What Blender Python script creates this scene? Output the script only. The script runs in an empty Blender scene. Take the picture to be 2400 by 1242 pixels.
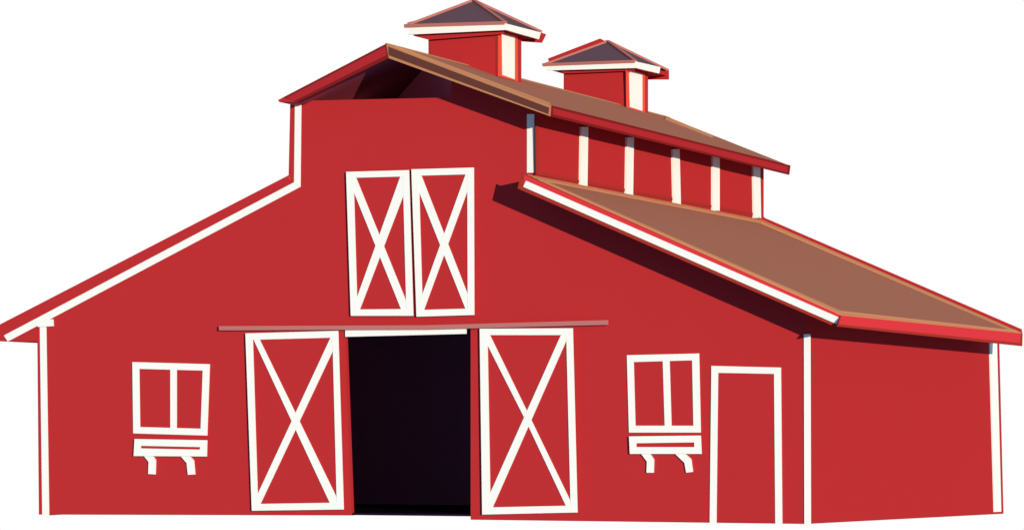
import bpy, bmesh, math
from mathutils import Vector

# ------------------------------------------------------------------ scene
S = bpy.context.scene
C = S.collection
S.render.engine = 'CYCLES'
S.view_settings.view_transform = 'Standard'
S.view_settings.look = 'None'
S.view_settings.exposure = 0
S.view_settings.gamma = 1
S.view_settings.use_curve_mapping = False

# ------------------------------------------------------------------ camera (eye level, 72 m from the near corner of the barn)
TH = math.atan(.3825)
FWD = Vector((-math.sin(TH), math.cos(TH), 0))
RGT = Vector((math.cos(TH), math.sin(TH), 0))
UP = Vector((0, 0, 1))
FPX, HOR = 8000.0, 990.0

def ray(px, py):
    return FWD + RGT * ((px - 1200) / FPX) + UP * ((HOR - py) / FPX)
EYE = ray(1890, 1227) * -72.0

def on_plane(q, p, n):                 # measured point -> its place on a real plane of the building
    r = ray(*q)
    return EYE + r * ((p - EYE).dot(n) / r.dot(n))
def on_y(q, y): return on_plane(q, Vector((0, y, 0)), Vector((0, 1, 0)))
def on_x(q, x): return on_plane(q, Vector((x, 0, 0)), Vector((1, 0, 0)))

cam = bpy.data.cameras.new('camera')
co = bpy.data.objects.new('camera', cam)
C.objects.link(co)
co.location = EYE
co.rotation_euler = (math.pi / 2, 0, TH)
cam.sensor_width = 36
cam.lens = FPX / 2400 * 36
cam.shift_y = (HOR - 621) / 2400
cam.clip_end = 1000
S.camera = co

# ------------------------------------------------------------------ light: low sun from the front right, dim blue sky in front, white backdrop sky behind
SUN = Vector((.695, -.705, .125)).normalized()
l = bpy.data.lights.new('sun', 'SUN')
l.energy = 4.65
l.color = (1, .895, .73)
l.angle = math.radians(.5)
lo = bpy.data.objects.new('sun', l)
C.objects.link(lo)
lo.rotation_euler = SUN.to_track_quat('Z', 'Y').to_euler()

w = bpy.data.worlds.new('World')
S.world = w
w.use_nodes = True
nt = w.node_tree
nt.nodes.clear()
out = nt.nodes.new('ShaderNodeOutputWorld')
bg = nt.nodes.new('ShaderNodeBackground')
tc = nt.nodes.new('ShaderNodeTexCoord')
dp = nt.nodes.new('ShaderNodeVectorMath'); dp.operation = 'DOT_PRODUCT'
dp.inputs[1].default_value = FWD
mr = nt.nodes.new('ShaderNodeMapRange')
mr.inputs['From Min'].default_value = math.cos(math.radians(66))
mr.inputs['From Max'].default_value = math.cos(math.radians(56))
mx = nt.nodes.new('ShaderNodeMix'); mx.data_type = 'RGBA'
mx.inputs['A'].default_value = (.155, .27, .46, 1)
mx.inputs['B'].default_value = (1, 1, 1, 1)
nt.links.new(tc.outputs['Generated'], dp.inputs[0])
nt.links.new(dp.outputs['Value'], mr.inputs['Value'])
nt.links.new(mr.outputs['Result'], mx.inputs['Factor'])
nt.links.new(mx.outputs['Result'], bg.inputs['Color'])
nt.links.new(bg.outputs[0], out.inputs['Surface'])

# ------------------------------------------------------------------ paints
def lin(h):
    v = [int(h[i:i + 2], 16) / 255 for i in (0, 2, 4)]
    return [c / 12.92 if c <= .04045 else ((c + .055) / 1.055) ** 2.4 for c in v]
def paint(name, h, k=.87, rough=.9):
    m = bpy.data.materials.new(name)
    m.use_nodes = True
    n = m.node_tree
    b = n.nodes['Principled BSDF']
    c = [min(.9, x * k) for x in lin(h)]
    # very faint weathering of the paint
    t = n.nodes.new('ShaderNodeTexCoord')
    z = n.nodes.new('ShaderNodeTexNoise'); z.inputs['Scale'].default_value = .7; z.inputs['Detail'].default_value = 4
    x = n.nodes.new('ShaderNodeMix'); x.data_type = 'RGBA'
    x.inputs['A'].default_value = (*[q * .985 for q in c], 1)
    x.inputs['B'].default_value = (*[min(1, q * 1.015) for q in c], 1)
    n.links.new(t.outputs['Object'], z.inputs['Vector'])
    n.links.new(z.outputs['Fac'], x.inputs['Factor'])
    n.links.new(x.outputs['Result'], b.inputs['Base Color'])
    b.inputs['Roughness'].default_value = rough
    b.inputs['Specular IOR Level'].default_value = 0
    return m
RED = paint('red_paint', 'BC3033', .845)
RED2 = paint('deep_red_paint', 'AD2A30')
BRIGHT = paint('bright_red_paint', 'E23C44', .8)
EDGE = paint('brick_red_edge_paint', 'A5352B')
OXBLOOD = paint('oxblood_paint', '7D2020')
WHITE = paint('white_paint', 'F7F8F0', .86)
BROWN = paint('brown_roofing', '9C6450', 1.15)
TAN = paint('tan_timber', 'BC8059')
TAN_LIT = paint('tan_timber_lit', 'BC8059', 1.2)  # same tan timber, brightened to offset the grazing light on the roofs
UMBER = paint('umber_board', '633A34')
SLATE = paint('plum_slate', '5C464E', 1.15)
ROSE = paint('rose_hip_cap', 'B56F66')
ORANGE = paint('orange_red_frame', 'EC5640')
TRACK = paint('dusty_rose_steel', 'B2706B', .95)
BAY = paint('rose_bay_boards', 'C87A94')  # rose tone, raised so the dim bay does not render pure black
FLOORB = paint('dark_earth', '1C1020')
PALE = paint('pale_bounce_boards', 'E8DCE8', 1)  # pale only to bounce light up inside the recess
RECESS = paint('rosy_recess_boards', 'F27A90', 1)  # lining of the added recess, brightened against its dim light
SOFF = paint('maroon_stained_boards', '9C424E')

# ------------------------------------------------------------------ mesh helpers
def prism(bm, pts, off):
    a = [bm.verts.new(p) for p in pts]
    b = [bm.verts.new(p + off) for p in pts]
    n = len(pts)
    bm.faces.new(a)
    bm.faces.new(b[::-1])
    for i in range(n):
        bm.faces.new((a[i], b[i], b[(i + 1) % n], a[(i + 1) % n]))
def ring(bm, outer, inner, off):
    n = len(outer)
    for i in range(n):
        j = (i + 1) % n
        prism(bm, [outer[i], outer[j], inner[j], inner[i]], off)
def bar(bm, p, q, w, h=None):
    h = h or w
    d = (q - p).normalized()
    s = d.cross(UP).normalized() * w / 2
    t = s.cross(d).normalized() * h / 2
    prism(bm, [p - s - t, p + s - t, p + s + t, p - s + t], q - p)
def obj(name, bm, mat, parent=None, label=None):
    bmesh.ops.recalc_face_normals(bm, faces=bm.faces)
    me = bpy.data.meshes.new(name)
    bm.to_mesh(me); bm.free()
    me.materials.append(mat)
    o = bpy.data.objects.new(name, me)
    C.objects.link(o)
    o.parent = parent
    if label: o['label'] = label
    return o
def front(name, polys, y, t, mat, parent, label=None):          # boards facing the front; t = thickness towards the wall
    bm = bmesh.new()
    for k, p in enumerate(polys):
        prism(bm, [on_y(q, y - .002 * k) for q in p], Vector((0, t, 0)))
    return obj(name, bm, mat, parent, label)
def side(name, polys, x, t, mat, parent, label=None):           # boards facing the right-hand side
    bm = bmesh.new()
    for k, p in enumerate(polys):
        prism(bm, [on_x(q, x + .002 * k) for q in p], Vector((-t, 0, 0)))
    return obj(name, bm, mat, parent, label)
def front_ring(name, outer, inner, y, t, mat, parent, label=None):
    bm = bmesh.new()
    ring(bm, [on_y(q, y) for q in outer], [on_y(q, y) for q in inner], Vector((0, t, 0)))
    return obj(name, bm, mat, parent, label)

# ------------------------------------------------------------------ main planes of the barn
D = .95                                     # how far the gable roofs stand out in front of the wall
A = on_y((1972, 735), -D); B = on_y((1230, 408), -D)
SE = on_x((2397, 780), A.x)                 # shed eave, far end
NS = (B - A).cross(SE - A).normalized()
R = on_y((906, 103), -D); E = on_y((1290, 248), -D)
GE = on_x((1852, 389), E.x)
NT = (E - R).cross(GE - E).normalized()
if NS.z < 0: NS = -NS
if NT.z < 0: NT = -NT
XW = on_y((1260, 290), 0).x                 # clerestory side wall
XL = on_y((678, 300), 0).x                  # upper wall, left edge
RB = on_plane((1560, 273), E, NT)           # ridge, far end
YB = SE.y - .1
def shed_z(x): return A.z - (x - A.x) * NS.x / NS.z
def top_z(x): return E.z - (x - E.x) * NT.x / NT.z
print('planes', A, B, SE, R, E, GE, RB, XW, XL)

barn = bpy.data.objects.new('barn', None)
C.objects.link(barn)
barn.location = (-9, 0, 0)
barn['label'] = 'large red barn with white trim, brown roofs, raised centre section and two cupolas'
barn['category'] = 'barn'
ROOT = barn
bpy.context.view_layer.update()
# children keep world coordinates through the inverse of the parent
_obj = obj
def obj(name, bm, mat, parent=None, label=None):
    o = _obj(name, bm, mat, None, label)
    if parent is not None:
        o.parent = parent
        if parent is barn:
            from mathutils import Matrix
            o.matrix_parent_inverse = Matrix.Translation(-barn.location)
    return o

P = lambda x, y, z: Vector((x, y, z))

# ---- front wall with the wagon doorway and an added recess that makes the shade under the peak
f0 = lambda *q: on_y(q, 0)
xr = on_y((1062, 228), 0).x
zlo = f0(700, 237); zhi = f0(1055, 229)
pts = [f0(91, 1205), f0(87, 745), f0(676, 425), f0(680, 243), f0(700, 237), zhi,
       P(zhi.x + .05, 0, top_z(zhi.x + .05) - .09), P(XW, 0, top_z(XW) - .09), P(XW, 0, shed_z(XW) - .09),
       P(0, 0, shed_z(0) - .09), f0(1890, 1227), f0(1103, 1217), f0(1103, 768), f0(808, 768), f0(824, 1207)]
bm = bmesh.new(); prism(bm, pts, P(0, .15, 0))
obj('front_wall', bm, RED, barn)
# ---- right-hand side wall
sb = on_x((2352, 1203), 0); st = on_x((2341, 803), 0)
bm = bmesh.new()
prism(bm, [P(0, .152, shed_z(0) - .09), P(0, .152, -.002), sb, P(0, st.y, shed_z(0) - .09)], P(-.15, 0, 0))
obj('side_wall', bm, RED, barn)
# ---- clerestory side wall, left walls, back wall
cb = on_x((1790, 512), XW).y
bm = bmesh.new()
prism(bm, [P(XW, .152, shed_z(XW) - .3), P(XW, cb, shed_z(XW) - .3), P(XW, cb, top_z(XW) - .09), P(XW, .152, top_z(XW) - .09)], P(-.12, 0, 0))
obj('clerestory_wall', bm, RED, barn)
bm = bmesh.new()
prism(bm, [P(XL, .152, 7.0), P(XL, 16.5, 7.0), P(XL, 16.5, 9.1), P(XL, .152, 9.1)], P(.12, 0, 0))
obj('clerestory_wall', bm, RED, barn)
xl0 = on_y((91, 1205), 0).x
bm = bmesh.new()
prism(bm, [P(xl0 + .01, .152, 0), P(xl0 + .01, 16.5, 0), P(xl0 + .01, 16.5, 4.2), P(xl0 + .01, .152, 4.2)], P(.12, 0, 0))
obj('side_wall', bm, RED, barn)
bm = bmesh.new()
prism(bm, [P(xl0 + .14, 16.3, 0), P(-.16, 16.3, 0), P(-.16, 16.3, shed_z(0) - .1), P(XW - .13, 16.3, shed_z(XW) - .1), P(XW - .13, 16.3, top_z(XW) - .1),
           P(R.x, 16.3, R.z - .1), P(XL + .13, 16.3, 9.0), P(XL + .13, 16.3, 7.4), P(xl0 + .14, 16.3, 4.1)], P(0, .15, 0))
obj('back_wall', bm, RED, barn)

# ---- lining of the wagon bay and of the added recess
bm = bmesh.new()
xa, xb, zc = xl0 + .2, -.3, 4.9
zf = on_y((900, 1207), 0.02).z
prism(bm, [P(xa, 7.5, zf), P(xb, 7.5, zf), P(xb, 7.5, 4.3), P(xa, 7.5, 4.3)], P(0, .1, 0))
prism(bm, [P(xa, .2, 4.3), P(xb, .2, 4.3), P(xb, 7.6, 4.3), P(xa, 7.6, 4.3)], P(0, 0, .08))
prism(bm, [P(xa, .2, zf), P(xa, 7.6, zf), P(xa, 7.6, 4.3), P(xa, .2, 4.3)], P(-.06, 0, 0))
obj('bay_lining', bm, BAY, barn)
LX = XL + .14
ll = f0(700, 237)
bm = bmesh.new()
zl = on_y((1000, 236), .16).z - .15
# added partition, angled to stay out of the sun, running from just behind the right end of the opening to the far left corner
yl = lambda x: .2 + (xr + .12 - x) * 1.06
prism(bm, [P(x, yl(x), z) for x, z in ((LX, zl), (xr + .12, zl), (xr + .12, top_z(xr + .12) - .12), (R.x, R.z - .12), (LX, 9.1))], P(.06, .06, 0))
obj('shade_recess_lining', bm, RECESS, barn)
bm = bmesh.new()
prism(bm, [P(LX, .16, zl), P(XW - .14, .16, zl), P(XW - .14, 4.8, zl), P(LX, 4.8, zl)], P(0, 0, -.06))
obj('bounce_floor', bm, PALE, barn)  # hidden floor, kept pale to reflect light up to the soffit

# ---- floor (the surface inside the doorway)
bm = bmesh.new()
prism(bm, [P(xl0 + .2, .03, zf), P(-.2, .03, zf), P(-.2, 16.2, zf), P(xl0 + .2, 16.2, zf)], P(0, 0, .05))
fl = obj('floor', bm, FLOORB); fl['kind'] = 'structure'

# ---- roofs
def roofslab(name, pts, n, t, mat):
    bm = bmesh.new(); prism(bm, pts, n * -t); return obj(name, bm, mat, barn)
pS = lambda q, h=0: on_plane(q, A + NS * h, NS)
pT = lambda q, h=0: on_plane(q, E + NT * h, NT)
roofslab('shed_roof', [A, SE, pS((1783, 516)), B], NS, .07, BROWN)
roofslab('main_roof', [E, GE, RB, R], NT, .07, BROWN)
# left slope of the main roof
LE = on_y((656, 234), -D)
RBl = P(R.x, RB.y - 1.5, R.z - .02)
bl = P(LE.x, RBl.y, LE.z)
nL = (R - LE).cross(P(0, 1, 0)).normalized()
if nL.z < 0: nL = -nL
roofslab('main_roof', [R, RBl, bl, LE], nL, .07, BROWN)
# soffit boards under both slopes
sl = nL * -.075; sr = NT * -.075
roofslab('soffit', [R + sl + P(-.02, .02, 0), P(R.x, 4.9, R.z) + sl + P(-.02, 0, 0), P(LE.x + .15, 4.9, LE.z + .06) + sl, P(LE.x + .15, -D + .02, LE.z + .06) + sl], nL, .02, SOFF)
# left shed roof
T0 = on_y((-14, 769), -.03); T1 = on_y((676, 412), -.03)
nG = (T1 - T0).cross(P(0, 1, 0)).normalized()
if nG.z < 0: nG = -nG
roofslab('shed_roof', [T0, T1, T1 + P(0, 16.6, 0), T0 + P(0, 16.6, 0)], nG, .08, BROWN)

# tan edge strips lying on the roofs
def strip(name, pts, pl, mat):
    n = NS if pl is pS else NT
    lo_x, hi_x = (-99, A.x + .005) if pl is pS else (RB.x - .03, E.x + .005)
    for k, p in enumerate(pts):
        bm = bmesh.new()
        v = [pl(q, .018 + .002 * k) for q in p]
        v = [Vector((min(max(a.x, lo_x), hi_x), max(a.y, -D - .02), a.z)) for a in v]
        prism(bm, v, n * -.03)
        obj(name, bm, mat, barn)
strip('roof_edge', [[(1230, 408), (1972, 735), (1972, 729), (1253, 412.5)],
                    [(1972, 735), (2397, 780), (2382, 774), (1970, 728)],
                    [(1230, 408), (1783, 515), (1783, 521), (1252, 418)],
                    [(1783, 514), (2397, 779), (2383, 778), (1783, 521)]], pS, TAN_LIT)
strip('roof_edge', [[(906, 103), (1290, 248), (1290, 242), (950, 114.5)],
                    [(1560, 272), (1852, 388.5), (1820, 380.4), (1560, 279)]], pT, TAN_LIT)
bm = bmesh.new()
prism(bm, [R + P(-.02, -.02, .02), RB + P(-.02, 0, .02), RB + P(.13, 0, -.03), R + P(.13, -.02, -.03)], P(0, 0, -.04))
obj('ridge_cap', bm, TAN, barn)

# ---- rake boards and fascias of the right-hand shed
rk = front('rake_board', [[(1222, 404), (1230, 408), (1972, 739), (1963, 768), (1213, 442)]], -D - .03, .03, EDGE, barn)
front('bright_trim', [[(1228, 410), (1972, 739), (1966, 758), (1226, 436)]], -D - .036, .02, BRIGHT, rk)
front('white_trim', [[(1233, 424), (1967, 744), (1960, 759), (1226, 438)]], -D - .045, .02, WHITE, rk)
fs = side('eave_fascia', [[(1972, 739), (2397, 782), (2396, 811), (1964, 765)]], A.x + .01, .03, EDGE, barn)
side('bright_trim', [[(1973, 739), (2392, 781), (2391, 804), (1966, 760)]], A.x + .02, .02, BRIGHT, fs)
front('rear_rake_board', [[(1785, 505), (1793, 511), (2394, 771), (2396, 781), (1785, 522)]], SE.y - .02, .03, RED, barn)
# ---- main roof
rk = front('rake_board', [[(905, 103), (1291, 247), (1289, 273), (911, 137)]], -D - .03, .03, TAN, barn)
front('inset_panel', [[(910, 110), (1287, 253), (1285, 268), (911, 130)]], -D - .036, .02, UMBER, rk)
rk = front('rake_board', [[(905, 103), (911, 137), (688, 244), (659, 231)]], -D - .031, .03, OXBLOOD, barn)
front('inset_panel', [[(902, 110), (906, 130), (688, 238), (671, 230)]], -D - .037, .02, RED2, rk)
fs = side('eave_fascia', [[(1291, 247), (1853, 388), (1850, 410), (1292, 274)]], E.x + .01, .03, OXBLOOD, barn)
side('inset_panel', [[(1296, 254), (1846, 391), (1845, 405), (1297, 269)]], E.x + .017, .02, RED2, fs)
front('eave_end', [[(651, 235), (664, 229), (692, 239), (655, 240)]], -D - .034, .06, RED, barn)
# ---- left shed eave
front('rake_board', [[(-14, 767), (676, 411), (680, 446), (84, 762), (87, 800), (-14, 799)]], -.045, .04, RED, barn)
front('rake_trim', [[(9, 786), (689, 427.5), (704, 438), (18, 800)]], -.056, .02, WHITE, barn)
bm = bmesh.new()
q0, q1 = on_y((-14, 799), -.005), on_y((86, 800), -.005)
prism(bm, [q0, q1, q1 + P(0, 16, 0), q0 + P(0, 16, 0)], P(0, 0, .03))
obj('eave_soffit', bm, RED, barn)

# ---- corner boards
front('corner_board', [[(689, 427.5), (691, 245), (706, 245), (704, 438)]], -.015, .02, WHITE, barn)
front('corner_board', [[(93, 757), (108, 757), (115, 1214), (99, 1214)]], -.015, .02, WHITE, barn)
front('corner_cap', [[(88, 752), (90, 750), (123, 748), (124, 764), (88, 766)]], -.05, .05, WHITE, barn)
front('corner_board', [[(1884, 783), (1899, 783), (1900, 1234), (1885, 1234)]], -.03, .03, WHITE, barn)
front('corner_board', [[(1235, 268), (1252, 268), (1252, 405), (1235, 405)]], -.015, .02, WHITE, barn)
side('corner_board', [[(2320, 804), (2337, 804), (2347, 1198), (2331, 1199)]], .03, .035, WHITE, barn)
for q in ([(1363, 298), (1379, 298), (1377, 437), (1361, 437)], [(1470, 322), (1486, 322), (1484, 458), (1468, 458)],
          [(1577, 350), (1593, 350), (1596, 479), (1580, 479)], [(1671, 367), (1687, 367), (1687, 494), (1671, 494)],
          [(1766, 389), (1782, 389), (1784, 511), (1768, 511)]):
    side('clerestory_post', [q], XW + .05, .06, WHITE, barn)
side('clerestory_trim', [[(1257, 280), (1262, 280), (1263, 409), (1258, 408)]], XW + .015, .03, EDGE, barn)
side('clerestory_trim', [[(1263, 404), (1766, 499), (1766, 505), (1263, 411)]], XW + .013, .03, EDGE, barn)

# ---- doors
def xdoor(name, outer, inner, d1, d2, label=None):
    p = front(name, [outer], -.06, .045, RED, barn, label)
    front_ring('frame', outer, inner, -.085, .03, WHITE, p)
    front('cross_brace', [d1, d2], -.079, .024, WHITE, p)
    return p
xdoor('loft_door', [(811, 403), (958, 399), (968, 740), (822, 740)], [(828, 417), (944, 414), (952, 724), (837, 725)],
      [(822, 411), (834, 416), (960, 726), (952, 735), (940, 725), (825, 440)], [(938, 414), (952, 410), (952, 440), (843, 725), (833, 735), (830, 715)])
xdoor('loft_door', [(964, 397), (1110, 393), (1111, 738), (976, 742)], [(981, 412), (1095, 409), (1096, 723), (990, 726)],
      [(975, 406), (987, 411), (1100, 700), (1103, 733), (1091, 724), (978, 440)], [(1091, 409), (1104, 400), (1098, 440), (993, 727), (985, 735), (986, 700)])
sd1 = xdoor('sliding_door', [(575, 781), (792, 775), (805, 1193), (590, 1196)], [(592, 796), (779, 791), (789, 1177), (604, 1180)],
      [(594, 795), (608, 795), (796, 1180), (780, 1186), (773, 1178)], [(774, 792), (789, 785), (790, 800), (610, 1180), (598, 1190), (600, 1165)])
sd2 = xdoor('sliding_door', [(1124, 770), (1342, 769), (1353, 1200), (1130, 1205)], [(1142, 785), (1327, 785), (1337, 1184), (1149, 1188)],
      [(1128, 780), (1148, 785), (1248, 990), (1340, 1180), (1335, 1192), (1326, 1184), (1232, 985)], [(1314, 786), (1332, 778), (1326, 800), (1154, 1189), (1136, 1200), (1144, 1165)])
front('door_track', [[(513, 764), (1000, 762), (1424, 750), (1424, 761), (1000, 772), (513, 774)]], -.105, .05, TRACK, barn)
front('lintel', [[(809, 771), (1092, 766), (1092, 782), (809, 789)]], -.05, .05, WHITE, barn)
# small door at the right
p = front('door', [[(1679, 872), (1820, 875), (1821, 1222), (1678, 1221)]], -.012, .02, RED, barn)
front('frame', [[(1667, 857), (1830, 861), (1830, 876), (1667, 873)],
                [(1667, 872), (1683, 872), (1679, 1230), (1663, 1230)],
                [(1814, 875), (1830, 875), (1833, 1228), (1817, 1228)]], -.025, .028, WHITE, p)

# ---- windows and their boxes
def window(outer, inner, mull, panel):
    p = front_ring('window', outer, inner, -.028, .033, WHITE, barn)
    front('mullion', [mull], -.025, .02, WHITE, p)
    front('panel', [panel], -.01, .014, RED, p)
def wbox(outer, inner, b1, b2):
    p = front('window_box', [outer], -.05, .055, RED, barn)
    front_ring('frame', outer, inner, -.075, .03, WHITE, p)
    for b in (b1, b2): front('bracket', [b], -.05, .055, WHITE, p)
window([(310, 848), (491, 853), (485, 1020), (312, 1015)], [(326, 864), (475, 868), (470, 1004), (328, 1000)],
       [(399, 858), (414, 858), (414, 1008), (399, 1008)], [(322, 860), (480, 864), (474, 1008), (324, 1004)])
wbox([(315, 1028), (485, 1031), (484, 1069), (313, 1068)], [(330, 1044), (469, 1047), (468, 1053), (329, 1050)],
     [(334, 1064), (355, 1064), (364, 1077), (363, 1111), (347, 1110), (348, 1082)],
     [(420, 1065), (442, 1066), (453, 1078), (456, 1111), (440, 1112), (437, 1084)])
window([(1469, 832), (1638, 828), (1642, 1013), (1474, 1013)], [(1485, 848), (1622, 844), (1625, 997), (1489, 997)],
       [(1553, 840), (1569, 840), (1574, 1005), (1558, 1005)], [(1480, 842), (1628, 840), (1632, 1002), (1484, 1002)])
wbox([(1474, 1022), (1642, 1020), (1644, 1063), (1476, 1063)], [(1491, 1038), (1627, 1036), (1627, 1047), (1491, 1047)],
     [(1501, 1061), (1522, 1061), (1532, 1076), (1531, 1107), (1515, 1107), (1516, 1081)],
     [(1580, 1061), (1604, 1061), (1619, 1075), (1623, 1105), (1608, 1107), (1604, 1084)])

# ---- cupolas
def cupola(base, left, top, backx, FLp, Fp, BRp, APp, fasc, louv, slat, soff, rear, back_piece, label):
    b = on_plane(base, E, NT)                       # near right corner where the body meets the roof
    yc = b.y
    xl = on_y((left, top), yc).x
    zt = on_y((left, top), yc).z
    yb = on_x((backx, base[1]), b.x).y
    bm = bmesh.new()
    prism(bm, [P(xl, yc, b.z - .6), P(b.x, yc, b.z - .6), P(b.x, yc, zt + .06), P(xl, yc, zt + .06)], P(0, yb - yc, 0))
    cu = obj('cupola', bm, RED, barn, label)
    yf = yc - .22
    FL, F_ = on_y(FLp, yf), on_y(Fp, yf)
    BR = on_x(BRp, F_.x)
    BL = P(FL.x, BR.y, BR.z)
    AP = on_y(APp, (yf + BR.y) / 2)
    bm = bmesh.new()
    v = [bm.verts.new(p) for p in (FL, F_, BR, BL, AP)]
    for f in ((0, 1, 4), (1, 2, 4), (2, 3, 4), (3, 0, 4), (3, 2, 1, 0)): bm.faces.new([v[i] for i in f])
    rf = obj('cupola_roof', bm, SLATE, cu)
    bm = bmesh.new()
    for p, q in ((FL, AP), (F_, AP), (BR, AP), (BL, AP)): bar(bm, p, q, .1, .07)
    bar(bm, FL + P(0, -.02, 0), F_ + P(0, -.02, 0), .06, .08)
    obj('hip_cap', bm, ROSE, cu)
    # white fascia boards
    bm = bmesh.new()
    a = [on_y(q, yf - .04) for q in fasc[0]]
    a[1].x = a[2].x = F_.x + .04
    prism(bm, a, P(0, .04, 0))
    c = [on_x(q, F_.x + .041) for q in fasc[1]]
    c[0] = P(c[0].x, yf - .041, a[1].z); c[3] = P(c[3].x, yf - .041, a[2].z)
    prism(bm, c, P(-.039, 0, 0))
    obj('fascia', bm, WHITE, cu)
    # louvred opening on the side
    bm = bmesh.new()
    ring(bm, [on_x(q, b.x + .03) for q in louv], [on_x(q, b.x + .03) for q in slat], P(-.04, 0, 0))
    obj('louver_frame', bm, ORANGE, cu)
    side('louver_panel', [slat], b.x + .015, .02, WHITE, cu)
    bm = bmesh.new()
    z0 = F_.z - .02
    prism(bm, [P(FL.x + .15, yf + .02, z0 - .1), P(F_.x - .02, yf + .02, z0 - .1), P(F_.x - .02, BR.y - .1, z0 - .1), P(FL.x + .15, BR.y - .1, z0 - .1)], P(0, 0, .1))
    obj('eave_box', bm, RED, cu)
    front('soffit', [soff], yc - .12, .05, RED, cu)
    front('rear_fascia', [rear], BR.y - .06, .04, RED, cu)
    if back_piece: front('rear_ridge_board', [back_piece], BR.y + .05, .04, RED, cu)
    # thin darker trim round the front face
    l2, t2 = left + 1, top
    return cu, yc
c1, y1 = cupola((1169, 181), 1004, 84, 1222, (949, 62), (1184, 55), (1268, 76), (1109, 2),
       ([(958, 66), (1187, 56), (1186, 71), (958, 82)], [(1184, 55), (1268, 77), (1263, 93), (1182, 71)]),
       [(1171, 74), (1213, 84), (1214, 192), (1171, 180)], [(1176, 80), (1208, 87), (1208, 187), (1177, 176)],
       [(968, 78), (1180, 66), (1180, 80), (1004, 94), (970, 85)], [(1215, 70), (1268, 77), (1279, 81), (1269, 101), (1215, 97)],
       [(954, 54), (1000, 42), (1010, 50), (960, 66)], 'taller cupola on the ridge nearest the front gable')
front('edge_trim', [[(1004, 90), (1009, 90), (1009, 135), (1004, 133)], [(1009, 83), (1166, 80), (1166, 86), (1009, 89)],
                    [(1163, 86), (1168, 86), (1168, 179), (1163, 178)]], y1 - .012, .02, EDGE, c1)
c2, y2 = cupola((1471, 253), 1321, 168, 1519, (1273, 153), (1489, 145), (1565, 166), (1424, 98),
       ([(1280, 151), (1492, 145), (1492, 160), (1280, 166)], [(1489, 145), (1548, 158), (1545, 173), (1489, 160)]),
       [(1470, 161), (1512, 173), (1512, 268), (1471, 254)], [(1474, 165), (1507, 175), (1507, 261), (1476, 251)],
       [(1306, 162), (1486, 156), (1486, 166), (1320, 173)], [(1505, 160), (1545, 160), (1567, 165), (1567, 187), (1505, 187)],
       [(1284, 138), (1406, 91), (1440, 108), (1400, 140), (1287, 146)], 'smaller cupola farther back along the ridge')
front('edge_trim', [[(1321, 172), (1325, 172), (1326, 217), (1322, 215)], [(1325, 167), (1468, 165), (1468, 170), (1325, 172)],
                    [(1466, 170), (1470, 170), (1470, 252), (1466, 251)]], y2 - .012, .02, EDGE, c2)
